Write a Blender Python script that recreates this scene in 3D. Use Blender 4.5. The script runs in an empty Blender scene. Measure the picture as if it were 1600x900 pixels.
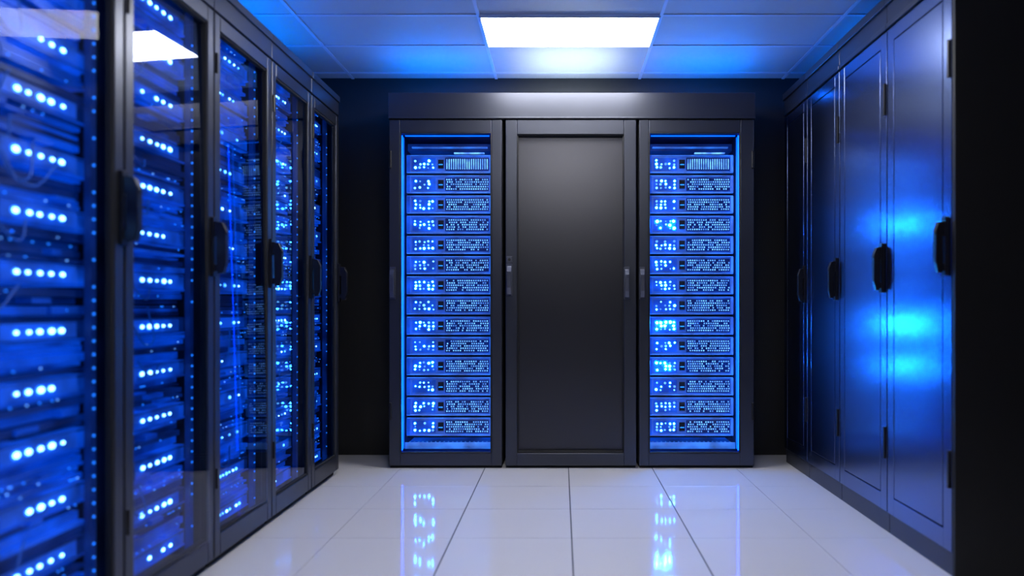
import bpy, math, random
from mathutils import Vector
random.seed(7)
scene = bpy.context.scene
scene.view_settings.view_transform = 'Standard'
scene.view_settings.look = 'None'

# ------------------------------------------------------------------ materials
def mat(name, col, metallic=0.0, rough=0.5, emis=None, strength=0.0, noise=0.0, nscale=20.0,
        bump=0.0, bscale=40.0, ior=1.5, aniso=0.0, coat=0.0, evar=None):
    m = bpy.data.materials.new(name); m.use_nodes = True
    nt = m.node_tree; b = nt.nodes["Principled BSDF"]
    b.inputs["Base Color"].default_value = (*col, 1)
    b.inputs["Metallic"].default_value = metallic
    b.inputs["Roughness"].default_value = rough
    b.inputs["IOR"].default_value = ior
    b.inputs["Coat Weight"].default_value = coat
    b.inputs["Anisotropic"].default_value = aniso
    tc = nt.nodes.new("ShaderNodeTexCoord")
    if noise > 0:
        n = nt.nodes.new("ShaderNodeTexNoise"); n.inputs["Scale"].default_value = nscale
        n.inputs["Detail"].default_value = 4
        nt.links.new(tc.outputs["Object"], n.inputs["Vector"])
        mr = nt.nodes.new("ShaderNodeMapRange")
        mr.inputs["To Min"].default_value = max(0.01, rough-noise)
        mr.inputs["To Max"].default_value = min(1, rough+noise)
        nt.links.new(n.outputs["Fac"], mr.inputs["Value"])
        nt.links.new(mr.outputs["Result"], b.inputs["Roughness"])
    if bump > 0:
        n = nt.nodes.new("ShaderNodeTexNoise"); n.inputs["Scale"].default_value = bscale
        nt.links.new(tc.outputs["Object"], n.inputs["Vector"])
        bp = nt.nodes.new("ShaderNodeBump"); bp.inputs["Strength"].default_value = bump
        bp.inputs["Distance"].default_value = 0.01
        nt.links.new(n.outputs["Fac"], bp.inputs["Height"])
        nt.links.new(bp.outputs["Normal"], b.inputs["Normal"])
    if emis:
        b.inputs["Emission Color"].default_value = (*emis, 1)
        b.inputs["Emission Strength"].default_value = strength
        if evar:
            n = nt.nodes.new("ShaderNodeTexNoise"); n.inputs["Scale"].default_value = evar
            n.inputs["Detail"].default_value = 3
            nt.links.new(tc.outputs["Object"], n.inputs["Vector"])
            mr = nt.nodes.new("ShaderNodeMapRange")
            mr.inputs["From Min"].default_value = 0.35; mr.inputs["From Max"].default_value = 0.65
            mr.inputs["To Min"].default_value = strength*0.35; mr.inputs["To Max"].default_value = strength*1.6
            nt.links.new(n.outputs["Fac"], mr.inputs["Value"])
            nt.links.new(mr.outputs["Result"], b.inputs["Emission Strength"])
    return m

def glass_mat(name, tint, refl_gain=1.0):
    m = bpy.data.materials.new(name); m.use_nodes = True
    nt = m.node_tree; nt.nodes.clear()
    out = nt.nodes.new("ShaderNodeOutputMaterial")
    tr = nt.nodes.new("ShaderNodeBsdfTransparent"); tr.inputs[0].default_value = (*tint, 1)
    gl = nt.nodes.new("ShaderNodeBsdfGlossy"); gl.inputs["Roughness"].default_value = 0.03
    gl.inputs["Color"].default_value = (.9, .93, 1, 1)
    fr = nt.nodes.new("ShaderNodeFresnel"); fr.inputs["IOR"].default_value = 1.45
    mul = nt.nodes.new("ShaderNodeMath"); mul.operation = 'MULTIPLY'; mul.inputs[1].default_value = refl_gain
    mul.use_clamp = True
    mx = nt.nodes.new("ShaderNodeMixShader")
    nt.links.new(fr.outputs[0], mul.inputs[0]); nt.links.new(mul.outputs[0], mx.inputs[0])
    nt.links.new(tr.outputs[0], mx.inputs[1]); nt.links.new(gl.outputs[0], mx.inputs[2])
    nt.links.new(mx.outputs[0], out.inputs[0])
    return m

M = {}
M['frame']   = mat("cabinet_frame_metal", (.07,.075,.095), .85, .33, noise=.04, nscale=8)
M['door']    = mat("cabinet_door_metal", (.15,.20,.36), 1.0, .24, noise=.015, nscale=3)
M['panel']   = mat("recessed_panel_metal", (.075,.075,.085), 1.0, .34, noise=.02, nscale=5)
M['black']   = mat("black_metal", (.006,.006,.008), .2, .5, noise=.05)
M['gap']     = mat("gap_dark", (.002,.002,.003), 0, .8, noise=.05)
M['handle']  = mat("handle_black_plastic", (.006,.006,.009), .1, .3, noise=.05)
M['steel']   = mat("handle_steel", (.16,.17,.22), .9, .3, noise=.05)
M['srv']     = mat("server_face_glow", (.02,.08,.35), .3, .4, emis=(.002,.075,.65), strength=.58, evar=9)  # blue rack glow put into the face as emission
M['bsrv']    = mat("back_server_face_glow", (.16,.25,.5), .6, .35, emis=(.003,.085,.70), strength=.42, evar=9)  # back-rack faces emit part of the blue light falling on them
M['srvdark'] = mat("server_body_dim_glow", (.008,.02,.09), .3, .45, emis=(0,.035,.33), strength=.25, evar=7)  # weak emission imitates blue light on the dark bodies
M['lip']     = mat("server_lip_glow", (.25,.38,.7), .6, .3, emis=(.02,.22,1), strength=.55, evar=12)  # lit edge painted in: lip emits light blue
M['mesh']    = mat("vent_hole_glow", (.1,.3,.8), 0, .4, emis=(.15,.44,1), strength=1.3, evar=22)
M['led']     = mat("led_white_blue", (.2,.7,1), 0, .3, emis=(.33,.74,1), strength=6)
M['halo']    = mat("led_painted_halo", (.05,.3,1), 0, .3, emis=(.01,.22,1), strength=1.6)  # glow around each LED painted as a dim emissive disc
M['ledhot']  = mat("led_bright_blue", (.2,.7,1), 0, .3, emis=(.03,.30,1), strength=50)
M['ledhot2'] = mat("led_very_bright_blue", (.2,.7,1), 0, .3, emis=(.01,.25,1), strength=1000)
M['ledb']    = mat("led_cyan", (.2,.7,1), 0, .3, emis=(.16,.6,1), strength=3, evar=15)
M['leddim']  = mat("led_blue", (.05,.3,1), 0, .3, emis=(.01,.22,1), strength=1.6)
M['strip']   = mat("blue_led_strip", (.05,.3,1), 0, .3, emis=(.0,.12,1), strength=1.8)
M['fstrip']  = mat("blue_led_edge_strip", (.05,.3,1), 0, .3, emis=(.0,.035,1), strength=15)
M['fillup'] = mat("added_blue_uplight", (.05,.3,1), 0, .3, emis=(.0,.19,1), strength=85)  # added strips, hidden from camera, tint the ceiling blue
M['fillup2'] = mat("added_blue_uplight_dim", (.05,.3,1), 0, .3, emis=(.0,.17,1), strength=35)  # weaker added strip for the ceiling over the right row
M['rackint'] = mat("rack_interior", (.01,.03,.12), .2, .5, noise=.05)
M['slat1']   = mat("slat_blue_glow", (.01,.06,.3), .3, .35, emis=(0,.06,.6), strength=.55, evar=6)  # blue haze inside the rack painted as slat emission
M['slat2']   = mat("slat_dim_glow", (.005,.02,.1), .3, .4, emis=(0,.025,.25), strength=.25, evar=6)  # fainter version of the painted blue haze
M['cable']   = mat("cable_blue_glow", (.01,.06,.3), 0, .4, emis=(0,.08,.5), strength=.25, evar=10)  # blue glow put into the cable as faint emission
M['glass']   = glass_mat("door_glass_tinted", (.80,.87,1.0), 1.4)
M['glassar'] = glass_mat("door_glass_antireflective", (.80,.87,1.0), .12)
M['glassc']  = glass_mat("door_glass_clear", (.95,.97,1.0), .5)
M['tile']    = mat("floor_tile_gloss", (.60,.595,.63), 0, .065, noise=.01, nscale=6, bump=.015, bscale=9, ior=2.3)
M['grout']   = mat("floor_grout", (.03,.035,.05), 0, .7, noise=.05)
M['ceil']    = mat("ceiling_tile", (.37,.39,.43), 0, .6, noise=.1, bump=.08, bscale=120)
M['tbar']    = mat("ceiling_grid_bar", (.45,.5,.62), 0, .4, noise=.05)
M['wall']    = mat("wall_dark_paint", (.004,.004,.006), 0, .6, noise=.05, bump=.03)
M['light']   = mat("light_diffuser", (1,1,1), 0, .4, emis=(1,.99,.98), strength=31)
M['fillwhite']  = mat("added_white_uplight", (1,1,1), 0, .4, emis=(.7,.85,1), strength=100)  # added strip, hidden on the header, whitens the ceiling centre

# ------------------------------------------------------------------ mesh builder
class MB:
    def __init__(s): s.v=[]; s.f=[]; s.m=[]
    def box(s,x0,x1,y0,y1,z0,z1,m):
        i=len(s.v)
        s.v += [(x0,y0,z0),(x1,y0,z0),(x1,y1,z0),(x0,y1,z0),(x0,y0,z1),(x1,y0,z1),(x1,y1,z1),(x0,y1,z1)]
        for q in ((0,3,2,1),(4,5,6,7),(0,1,5,4),(1,2,6,5),(2,3,7,6),(3,0,4,7)):
            s.f.append([i+k for k in q]); s.m.append(m)
    def quad(s,x0,x1,y,z0,z1,m):          # faces -y
        i=len(s.v); s.v += [(x0,y,z0),(x1,y,z0),(x1,y,z1),(x0,y,z1)]
        s.f.append([i,i+1,i+2,i+3]); s.m.append(m)
    def dot(s,x,y,z,r,m,n=8,rx=None):
        rx = rx or r
        i=len(s.v)
        for yy in (y, y+.004):
            for k in range(n):
                a=2*math.pi*k/n; s.v.append((x+rx*math.cos(a), yy, z+r*math.sin(a)))
        s.f.append([i+k for k in range(n)]); s.m.append(m)
        for k in range(n):
            s.f.append([i+k, i+n+k, i+n+(k+1)%n, i+(k+1)%n]); s.m.append(m)
    def frame(s,x0,x1,z0,z1,y0,y1,wl,wr,wb,wt,m):
        s.box(x0,x0+wl,y0,y1,z0,z1,m); s.box(x1-wr,x1,y0,y1,z0,z1,m)
        s.box(x0+wl,x1-wr,y0,y1,z0,z0+wb,m); s.box(x0+wl,x1-wr,y0,y1,z1-wt,z1,m)
    def prism(s, prof, x0, x1, m):        # prof: (y,z) polygon extruded in x
        i=len(s.v); n=len(prof)
        for x in (x0,x1):
            for (y,z) in prof: s.v.append((x,y,z))
        s.f.append([i+k for k in range(n)]); s.m.append(m)
        s.f.append([i+n+k for k in reversed(range(n))]); s.m.append(m)
        for k in range(n):
            s.f.append([i+(k+1)%n, i+k, i+n+k, i+n+(k+1)%n]); s.m.append(m)
    def build(s,name,parent=None,bevel=0):
        me=bpy.data.meshes.new(name); me.from_pydata(s.v,[],s.f)
        used=sorted(set(s.m)); 
        for u in used: me.materials.append(M[u])
        idx={u:k for k,u in enumerate(used)}
        for p,mm in zip(me.polygons,s.m): p.material_index=idx[mm]
        me.validate(); me.update()
        o=bpy.data.objects.new(name,me); scene.collection.objects.link(o)
        if parent: o.parent=parent
        if bevel:
            b=o.modifiers.new("bevel",'BEVEL'); b.width=bevel; b.segments=2; b.limit_method='ANGLE'
            b.harden_normals=False
        return o

def empty(name,loc,rz=0):
    e=bpy.data.objects.new(name,None); scene.collection.objects.link(e)
    e.location=loc; e.rotation_euler=(0,0,math.radians(rz)); e.empty_display_size=.1
    return e

def handle(parent,x,z,h=.225,mt='handle',w=.034,p=.055,name="handle"):
    b=MB()
    z0=z-h/2; z1=z+h/2
    b.box(x-w/2,x+w/2,-.012,0.002,z0,z1,mt)                       # back plate
    prof=[(-.012,z1-.015),(-p*.75,z1-.02),(-p,z1-.05),(-p,z0+.05),(-p*.8,z0+.012),(-p*.45,z0+.01),
          (-p*.38,z0+.05),(-p*.38,z1-.07),(-.012,z1-.075)]
    b.prism(prof,x-w*.36,x+w*.36,mt)
    b.box(x-w*.3,x+w*.3,-p*.5,-.01,z0+.02,z0+.045,mt)
    b.dot(x,-p-.002,z1-.06,.008,'steel' if mt=='steel' else mt,12)                           # lock cylinder
    return b.build(name,parent,.003)

# ------------------------------------------------------------------ rack with glass door (row on the left)
def side_rack(x,y,W,hz,idx,glass_rot=0,pitch=0):
    H=2.25; DT=2.135; D=.85
    e=empty("server_rack",(x,y,0),90)
    far = idx>=4
    c=MB()   # carcass
    c.box(0,.018,.034,D,.03,DT,'black'); c.box(W-.018,W,.034,D,.03,DT,'black')
    c.box(0.018,W-.018,D-.02,D,.03,DT,'gap'); c.box(0.018,W-.018,.034,D-.02,.03,.06,'black')
    c.box(0.004,W-.004,.03,D-.05,0,.03,'gap')
    c.box(0,W,.0,D,DT+.008,H,'frame')
    c.box(0,W,.012,.034,DT,DT+.008,'gap')
    c.box(0,W,-.008,.012,H-.03,H+.006,'frame')
    c.build("carcass",e,.003)
    d=MB()
    g=.003; st=.042
    d.frame(g,W-g,.035,DT,0,.03,st,st,.085,.06,'frame')
    d.frame(g+st-.001,W-g-st+.001,.12-.001,DT-.06+.001,.004,.026,.007,.007,.01,.01,'gap')
    for hzz in (.3,1.9): d.box(g+.004,g+.014,-.008,.002,hzz,hzz+.08,'handle')
    d.build("door_frame",e,.004)
    hh=(DT-.065-.125)/2
    gl=MB(); gl.quad(-W/2+st+.006,W/2-st-.006,0,-hh,hh,'glassar' if idx<=2 else 'glass')
    go=gl.build("door_glass",e); go.location=(W/2,.014 if abs(glass_rot)<3 else .024,.125+hh)
    go.rotation_euler=(math.radians(pitch),0,math.radians(glass_rot))
    handle(e,W-.012,hz)
    # interior
    s=MB(); fy=.10
    x0,x1=.03,W-.03
    z=.10; k=0
    ca=.215/.527*W; cb=.44/.527*W
    while z<2.08:
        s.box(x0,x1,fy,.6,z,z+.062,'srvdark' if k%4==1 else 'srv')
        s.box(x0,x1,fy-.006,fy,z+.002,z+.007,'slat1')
        s.box(x0,x1,fy-.004,fy,z+.053,z+.058,'slat2')
        nb=6
        for i in range(nb):            # drive bays with latch
            bx=x0+.012+i*(ca-.04-x0-.012)/nb; bw=(ca-.04-x0-.012)/nb-.004
            s.box(bx,bx+bw,fy-.008,fy,z+.012,z+.048,'slat2'); s.box(bx+.003,bx+bw-.003,fy-.011,fy-.008,z+.016,z+.022,'slat1')
        s.box(ca-.03,cb+.015,fy-.005,fy,z+.012,z+.056,'srv')
        n=5; 
        if far: n=random.choice([3,5,7])
        for i in range(n):
            if random.random()<(.7 if far else .94):
                xx=ca+(cb-ca)*(i+.5)/n*.9+random.uniform(-.003,.003)
                r=.0068*random.uniform(.65,1.2) if not far else random.uniform(.003,.006)
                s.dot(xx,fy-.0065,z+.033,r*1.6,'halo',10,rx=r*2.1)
                s.dot(xx,fy-.009,z+.033,r,'led' if not far or random.random()<.5 else 'ledb',10,rx=r*1.35)
        for i in range(7):
            if random.random()<.3: s.dot(x0+.02+i*.02,fy-.013,z+.047,.0025,'leddim',6)
        zz=z+.068
        while zz<z+.155:
            hh=random.choice([.008,.012,.018,.024])
            s.box(x0,x1,fy+random.uniform(-.004,.03),.5,zz,min(zz+hh,z+.157),random.choice(['slat1','slat1','slat2','srvdark','srv']))
            if random.random()<(.55 if far else .3):
                for i in range(random.randint(2,6)):
                    s.dot(random.uniform(x0+.02,x1-.02),fy-.008,zz+hh/2,.0022,random.choice(['leddim','leddim','mesh']),6)
            if random.random()<.35:
                a=random.uniform(x0,x1-.1); s.box(a,a+random.uniform(.03,.09),fy-.012,fy+.03,zz+.001,zz+hh-.001,'slat1')
            zz+=hh+random.choice([.003,.006])
        z+=.16; k+=1
    s.box(W-.068,W-.046,.055,.075,.07,2.1,'srvdark')
    s.box(.046,.062,.055,.075,.07,2.1,'srvdark')
    zz=.1
    while zz<2.08:
        if random.random()<.75: s.dot(W-.057,.052,zz,.0036,'leddim',8)
        zz+=.04
    s.build("rack_equipment",e)
    cu=bpy.data.curves.new("patch_cables",'CURVE'); cu.dimensions='3D'; cu.bevel_depth=.0028; cu.bevel_resolution=1
    for i in range(10):
        sp=cu.splines.new('BEZIER'); sp.bezier_points.add(2)
        xa=random.uniform(.06,W*.4); za=random.uniform(.3,2.0)
        pts=[(xa,fy-.006,za),(xa+random.uniform(.02,.08),fy-.03,za-random.uniform(.04,.09)),(xa+random.uniform(.08,.2),fy-.006,za-random.uniform(-.05,.03))]
        for p,q in zip(sp.bezier_points,pts): p.co=q; p.handle_left_type=p.handle_right_type='AUTO'
    co=bpy.data.objects.new("patch_cables",cu); scene.collection.objects.link(co); co.parent=e
    cu.materials.append(M['cable'])
    t=MB(); t.box(.020,.026,.045,.055,.1,2.08,'strip'); t.build("led_strip",e)
    if idx>=4:
        t=MB(); t.box(.06,W-.06,.36,.38,H+.002,H+.02,'fillup'); t.build("added_uplight",e)  # added out of sight on the rack top to colour the ceiling
    return e

XL=-1.33
edges=[.46,.99,1.52,2.048,2.577,3.09,3.58,4.02]
hzs=[1.3,1.3,1.30,1.23,1.20,1.16,1.145]
rots=[0,0,2.5,-2.4,-3.4,-.6,-.4]
pits=[0,0,0,-1.1,-.9,0,0]
for i in range(len(edges)-1):
    side_rack(XL,edges[i],edges[i+1]-edges[i]-.002,hzs[i],i,glass_rot=rots[i],pitch=pits[i])

# ------------------------------------------------------------------ back wall racks
D0=4.167; DD=.378
PX=lambda px:(px-877)/252.0
def back_rack(px0,px1,gx0,gx1,hinge_left,handle_px):
    X0,X1=PX(px0),PX(px1); W=X1-X0
    e=empty("server_rack",(X0,D0,0))
    o0=PX(gx0)-X0; o1=PX(gx1)-X0
    zb,zt=1-(708-480)/252.,1+(480-207)/252.
    DT=2.163
    c=MB()
    c.box(.002,o0-.002,.034,DD,.03,DT,'black'); c.box(o1+.002,W-.002,.034,DD,.03,DT,'black')
    c.box(o0-.002,o1+.002,DD-.02,DD,.03,DT,'rackint')
    c.box(o0-.002,o1+.002,.034,DD-.02,.03,zb-.005,'rackint'); c.box(o0-.002,o1+.002,.034,DD-.02,zt+.005,DT,'rackint')
    c.box(.006,W-.006,.02,DD,0,.03,'gap')
    c.box(o0-.002,o0,.034,DD-.02,zb,zt,'rackint'); c.box(o1,o1+.002,.034,DD-.02,zb,zt,'rackint')
    c.build("carcass",e,0)
    d=MB()
    d.frame(.003,W-.003,.018,DT,0,.03,o0-.003,W-.003-o1,zb-.018,DT-zt,'frame')
    d.frame(o0-.001,o1+.001,zb-.001,zt+.001,-.004,.02,.008,.008,.008,.008,'black')
    hx=.012 if hinge_left else W-.012
    for hz in (1.86,.3): d.box(hx-.008,hx+.008,-.012,.002,hz,hz+.11,'handle')
    d.build("door_frame",e,.004)
    gl=MB(); gl.quad(o0+.005,o1-.005,.012,zb+.005,zt-.005,'glassc'); gl.build("door_glass",e)
    handle(e,PX(handle_px)-X0,1.15,h=.2,mt='steel',w=.034,p=.04)
    s=MB(); fy=.14
    a,b=o0+.012,o1-.012; w=b-a
    pitch=.1293; top=1.973
    for i in range(14):
        z1=top-i*pitch; z0=z1-.114
        hot = (i in (3,8,10)) and not hinge_left
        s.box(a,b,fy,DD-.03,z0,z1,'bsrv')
        s.box(a,b,fy+.012,DD-.03,z0-.0148,z0-.0005,'gap')  # black filler stands in for shade between server units
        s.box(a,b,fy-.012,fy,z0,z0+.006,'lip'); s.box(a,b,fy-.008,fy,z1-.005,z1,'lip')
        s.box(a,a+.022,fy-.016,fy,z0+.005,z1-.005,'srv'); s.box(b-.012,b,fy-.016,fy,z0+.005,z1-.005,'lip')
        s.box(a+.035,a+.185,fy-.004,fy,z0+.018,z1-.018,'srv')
        for cx in range(5):
            for cz in range(3):
                r=random.random()
                if r<.78:
                    s.dot(a+.055+cx*.028+random.uniform(-.004,.004),fy-.008,z0+.034+cz*.022+random.uniform(-.003,.003),
                          random.uniform(.0045,.0085),('ledhot2' if hot else 'ledhot') if r<.38 else ('ledb' if r<.6 else 'mesh'),8)
        s.box(a+.200,a+.235,fy-.010,fy,z0+.03,z1-.03,'gap')
        s.box(a+.205,a+.23,fy-.013,fy-.01,z0+.05,z0+.056,'leddim')
        s.box(a+.245,b-.02,fy-.004,fy,z0+.016,z1-.016,'slat2')
        nx=19
        rows=5 if i>0 else 1
        for cx in range(nx):
            for cz in range(rows):
                xx=a+.256+(b-.03-(a+.256))*cx/(nx-1)+(.004 if cz%2 else 0)
                if rows==1: s.box(xx-.003,xx+.003,fy-.007,fy-.004,z0+.024,z1-.024,'mesh')
                elif random.random()<.85:
                    zc=z0+.027+cz*.015
                    s.box(xx-.0036,xx+.0036,fy-.007,fy-.004,zc-.0042,zc+.0042,'mesh')
    s.box(a,b,fy+.02,DD-.03,2.005,2.05,'srvdark'); s.box(a+.03,b-.03,fy,fy+.02,2.02,2.028,'lip')
    s.box(a+.3,b-.05,fy,fy+.02,1.985,1.992,'mesh')
    s.box(a,b,fy-.05,DD-.03,.11,.125,'slat1'); s.box(a,b,fy-.06,fy-.052,.105,.145,'lip')
    for k in range(20):
        xx=a+.01+k*(w-.02)/19; s.box(xx-.003,xx+.003,fy-.05,fy+.05,.125,.132,'lip')
    s.build("server_units",e)
    t=MB()
    t.box(o0+.001,o0+.009,.036,.044,zb+.01,zt-.01,'black'); t.quad(o0+.001,o0+.009,.034,zb+.01,zt-.01,'fstrip')
    t.box(o1-.009,o1-.001,.036,.044,zb+.01,zt-.01,'black'); t.quad(o1-.009,o1-.001,.034,zb+.01,zt-.01,'fstrip')
    t.box(o0+.02,o1-.02,.05,.062,zt-.010,zt-.005,'strip')
    t.box(o0+.001,o0+.004,.08,.09,zb+.01,zt-.01,'strip'); t.box(o1-.004,o1-.001,.08,.09,zb+.01,zt-.01,'strip')
    t.build("led_strip",e)
    return e
back_rack(607,785,625,768,True,614)
back_rack(998,1179,1014,1157,False,1003)

# middle solid cabinet
X0,X1=PX(789),PX(995); W=X1-X0
e=empty("network_cabinet",(X0,D0,0))
o0,o1=PX(808)-X0,PX(975)-X0; zb,zt=1-(708-480)/252.,1+(480-210)/252.
c=MB(); c.box(.002,W-.002,.06,DD,.03,2.163,'black'); c.box(.006,W-.006,.02,DD,0,.03,'gap')
c.box(.002,.01,.03,.06,.03,2.163,'black'); c.box(W-.01,W-.002,.03,.06,.03,2.163,'black')
c.build("carcass",e)
d=MB(); d.frame(.003,W-.003,.018,2.163,0,.03,o0-.003,W-.003-o1,zb-.018,2.163-zt,'frame')
d.build("door_frame",e,.004)
p=MB(); p.box(o0-.003,o1+.003,.040,.055,zb-.003,zt+.003,'panel'); p.frame(o0-.001,o1+.001,zb-.001,zt+.001,.01,.040,.007,.007,.012,.008,'black')
p.build("recessed_panel",e,.003)
handle(e,PX(796)-X0,1.17,h=.2,mt='steel',w=.036,p=.04)
k=MB(); k.box(PX(796)-X0-.018,PX(796)-X0+.018,-.014,.001,1.275,1.315,'steel'); k.dot(PX(796)-X0,-.016,1.295,.009,'gap',12); k.build("key_lock",e,.002)
handle(e,PX(979)-X0,1.15,h=.2,mt='steel',w=.034,p=.04,name="handle_second")

# header above the three cabinets
e=empty("rack_header_panel",(PX(607),D0,0)); Wt=PX(1180)-PX(607)
h=MB(); h.box(0,Wt,-.004,DD,2.168,2.33,'frame'); h.box(0,Wt,-.010,.0,2.168,2.178,'frame'); h.box(0,Wt,.004,DD-.01,2.1635,2.168,'gap')
h.build("header_shell",e,.004)
t=MB(); t.box(-.0,.66,.07,.09,2.331,2.345,'fillup'); t.box(1.64,Wt,.07,.09,2.331,2.345,'fillup'); t.box(.85,1.4,.07,.085,2.331,2.343,'fillwhite')  # added strips behind the header edge, blue sides and white centre
t.build("added_uplight",e)

# ------------------------------------------------------------------ right row of solid cabinets
XR=1.44
red=[4.34,3.93,3.476,2.97,2.475]
rh=[1.134,1.146,1.175,1.227]
for i in range(4):
    W=red[i]-red[i+1]-.002
    e=empty("storage_cabinet",(XR,red[i],0),-90)
    c=MB(); DT=2.22
    c.box(.001,W-.001,.034,.85,.09,DT+.004,'black')
    c.box(0,W,.012,.85,.0,.088,'frame')
    c.box(0,W,.0,.85,DT+.008,2.365,'frame'); c.box(0,W,-.012,.0,2.33,2.372,'frame'); c.box(0,W,-.006,.0,DT+.008,DT+.03,'frame')
    c.build("carcass",e,.004)
    d=MB(); g=.003; s=.055; gg=.005
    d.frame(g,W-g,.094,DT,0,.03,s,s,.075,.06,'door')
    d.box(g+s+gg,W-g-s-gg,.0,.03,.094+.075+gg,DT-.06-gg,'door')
    d.box(g+s-.01,W-g-s+.01,.012,.028,.094+.065,DT-.05,'gap')
    for hz in (.33,1.85): d.box(W-g-.014,W-g-.002,-.010,.002,hz,hz+.14,'handle')
    d.build("door",e,.0015)
    handle(e,W-.035,rh[i],h=.22,p=.045,w=.03)
    if i<2:
        t=MB(); t.box(.06,W-.06,.36,.38,2.366,2.385,'fillup2'); t.build("added_uplight",e)  # added out of sight on the far cabinets for blue ceiling light
    if i==3:
        s2=MB(); s2.box(W+.001,W+.02,0,.86,0,2.365,'black'); s2.build("end_panel",e,.002)

# ------------------------------------------------------------------ room shell
RX0,RX1,RY0,RY1,RZ=-2.25,2.35,-1.8,4.55,2.55
f=MB()
f.box(RX0,RX1,RY0,RY1,-.06,-.004,'grout')
xs=[.045+.52*k for k in range(-6,7)]; ys=[3.33+.42*k for k in range(-14,5)]
xs=[RX0]+[x for x in xs if RX0+.05<x<RX1-.05]+[RX1]; ys=[RY0]+[y for y in ys if RY0+.05<y<RY1-.05]+[RY1]
for a,b in zip(xs[:-1],xs[1:]):
    for cc,dd in zip(ys[:-1],ys[1:]):
        ga=.003 if abs(a)<.7 else .0012; gb=.003 if abs(b)<.7 else .0012
        f.box(a+ga,b-gb,cc+.001,dd-.001,-.004,0,'tile')
f.build("floor")
def wall(name,x0,x1,y0,y1):
    w=MB(); w.box(x0,x1,y0,y1,0,RZ,'wall'); w.build(name)
wall("wall_back",RX0,RX1,RY1,RY1+.1); wall("wall_front",RX0,RX1,RY0-.1,RY0)
wall("wall_left",RX0-.1,RX0,RY0,RY1); wall("wall_right",RX1,RX1+.1,RY0,RY1)
c=MB(); c.box(RX0,RX1,RY0,RY1,RZ,RZ+.08,'ceil')
gx=[-.44+.97*k for k in range(-1,3)]; gy=[4.44,3.98,3.56]+[3.56-.45*k for k in range(1,12)]
for x in gx: c.box(x-.009,x+.009,RY0,RY1,RZ-.006,RZ,'tbar')
for y in gy:
    if y>RY0: c.box(RX0,RX1,y-.009,y+.009,RZ-.005,RZ,'tbar')
c.build("ceiling")
def panel(y0,y1):
    e=empty("ceiling_light_panel",(0.045,(y0+y1)/2,RZ))
    w=.97/2-.012; l=(y1-y0)/2-.012
    t=MB()
    t.box(-w,w,-l,l,-.011,-.0055,'light'); t.build("diffuser",e)
    r=MB(); r.box(-w-.01,w+.01,-l-.01,-l,-.014,-.001,'tbar'); r.box(-w-.01,w+.01,l,l+.01,-.014,-.001,'tbar')
    r.box(-w-.01,-w,-l,l,-.014,-.001,'tbar'); r.box(w,w+.01,-l,l,-.014,-.001,'tbar'); r.build("trim_frame",e)
panel(3.56,3.98)
panel(1.31,1.76)  # added panel out of view, lights right cabinets and near floor

# world
wd=bpy.data.worlds.new("world"); scene.world=wd; wd.use_nodes=True
wd.node_tree.nodes["Background"].inputs[0].default_value=(.01,.015,.03,1)
wd.node_tree.nodes["Background"].inputs[1].default_value=.3

# camera
cd=bpy.data.cameras.new("camera"); cam=bpy.data.objects.new("camera",cd); scene.collection.objects.link(cam)
cam.location=(0,0,1.0); cam.rotation_euler=(math.radians(90),0,0)
cd.sensor_width=36; cd.lens=1050/1600*36
cd.shift_x=-77/1600; cd.shift_y=30/1600
cd.clip_start=.05
cd.dof.use_dof=True; cd.dof.focus_distance=4.2; cd.dof.aperture_fstop=1.0
scene.camera=cam
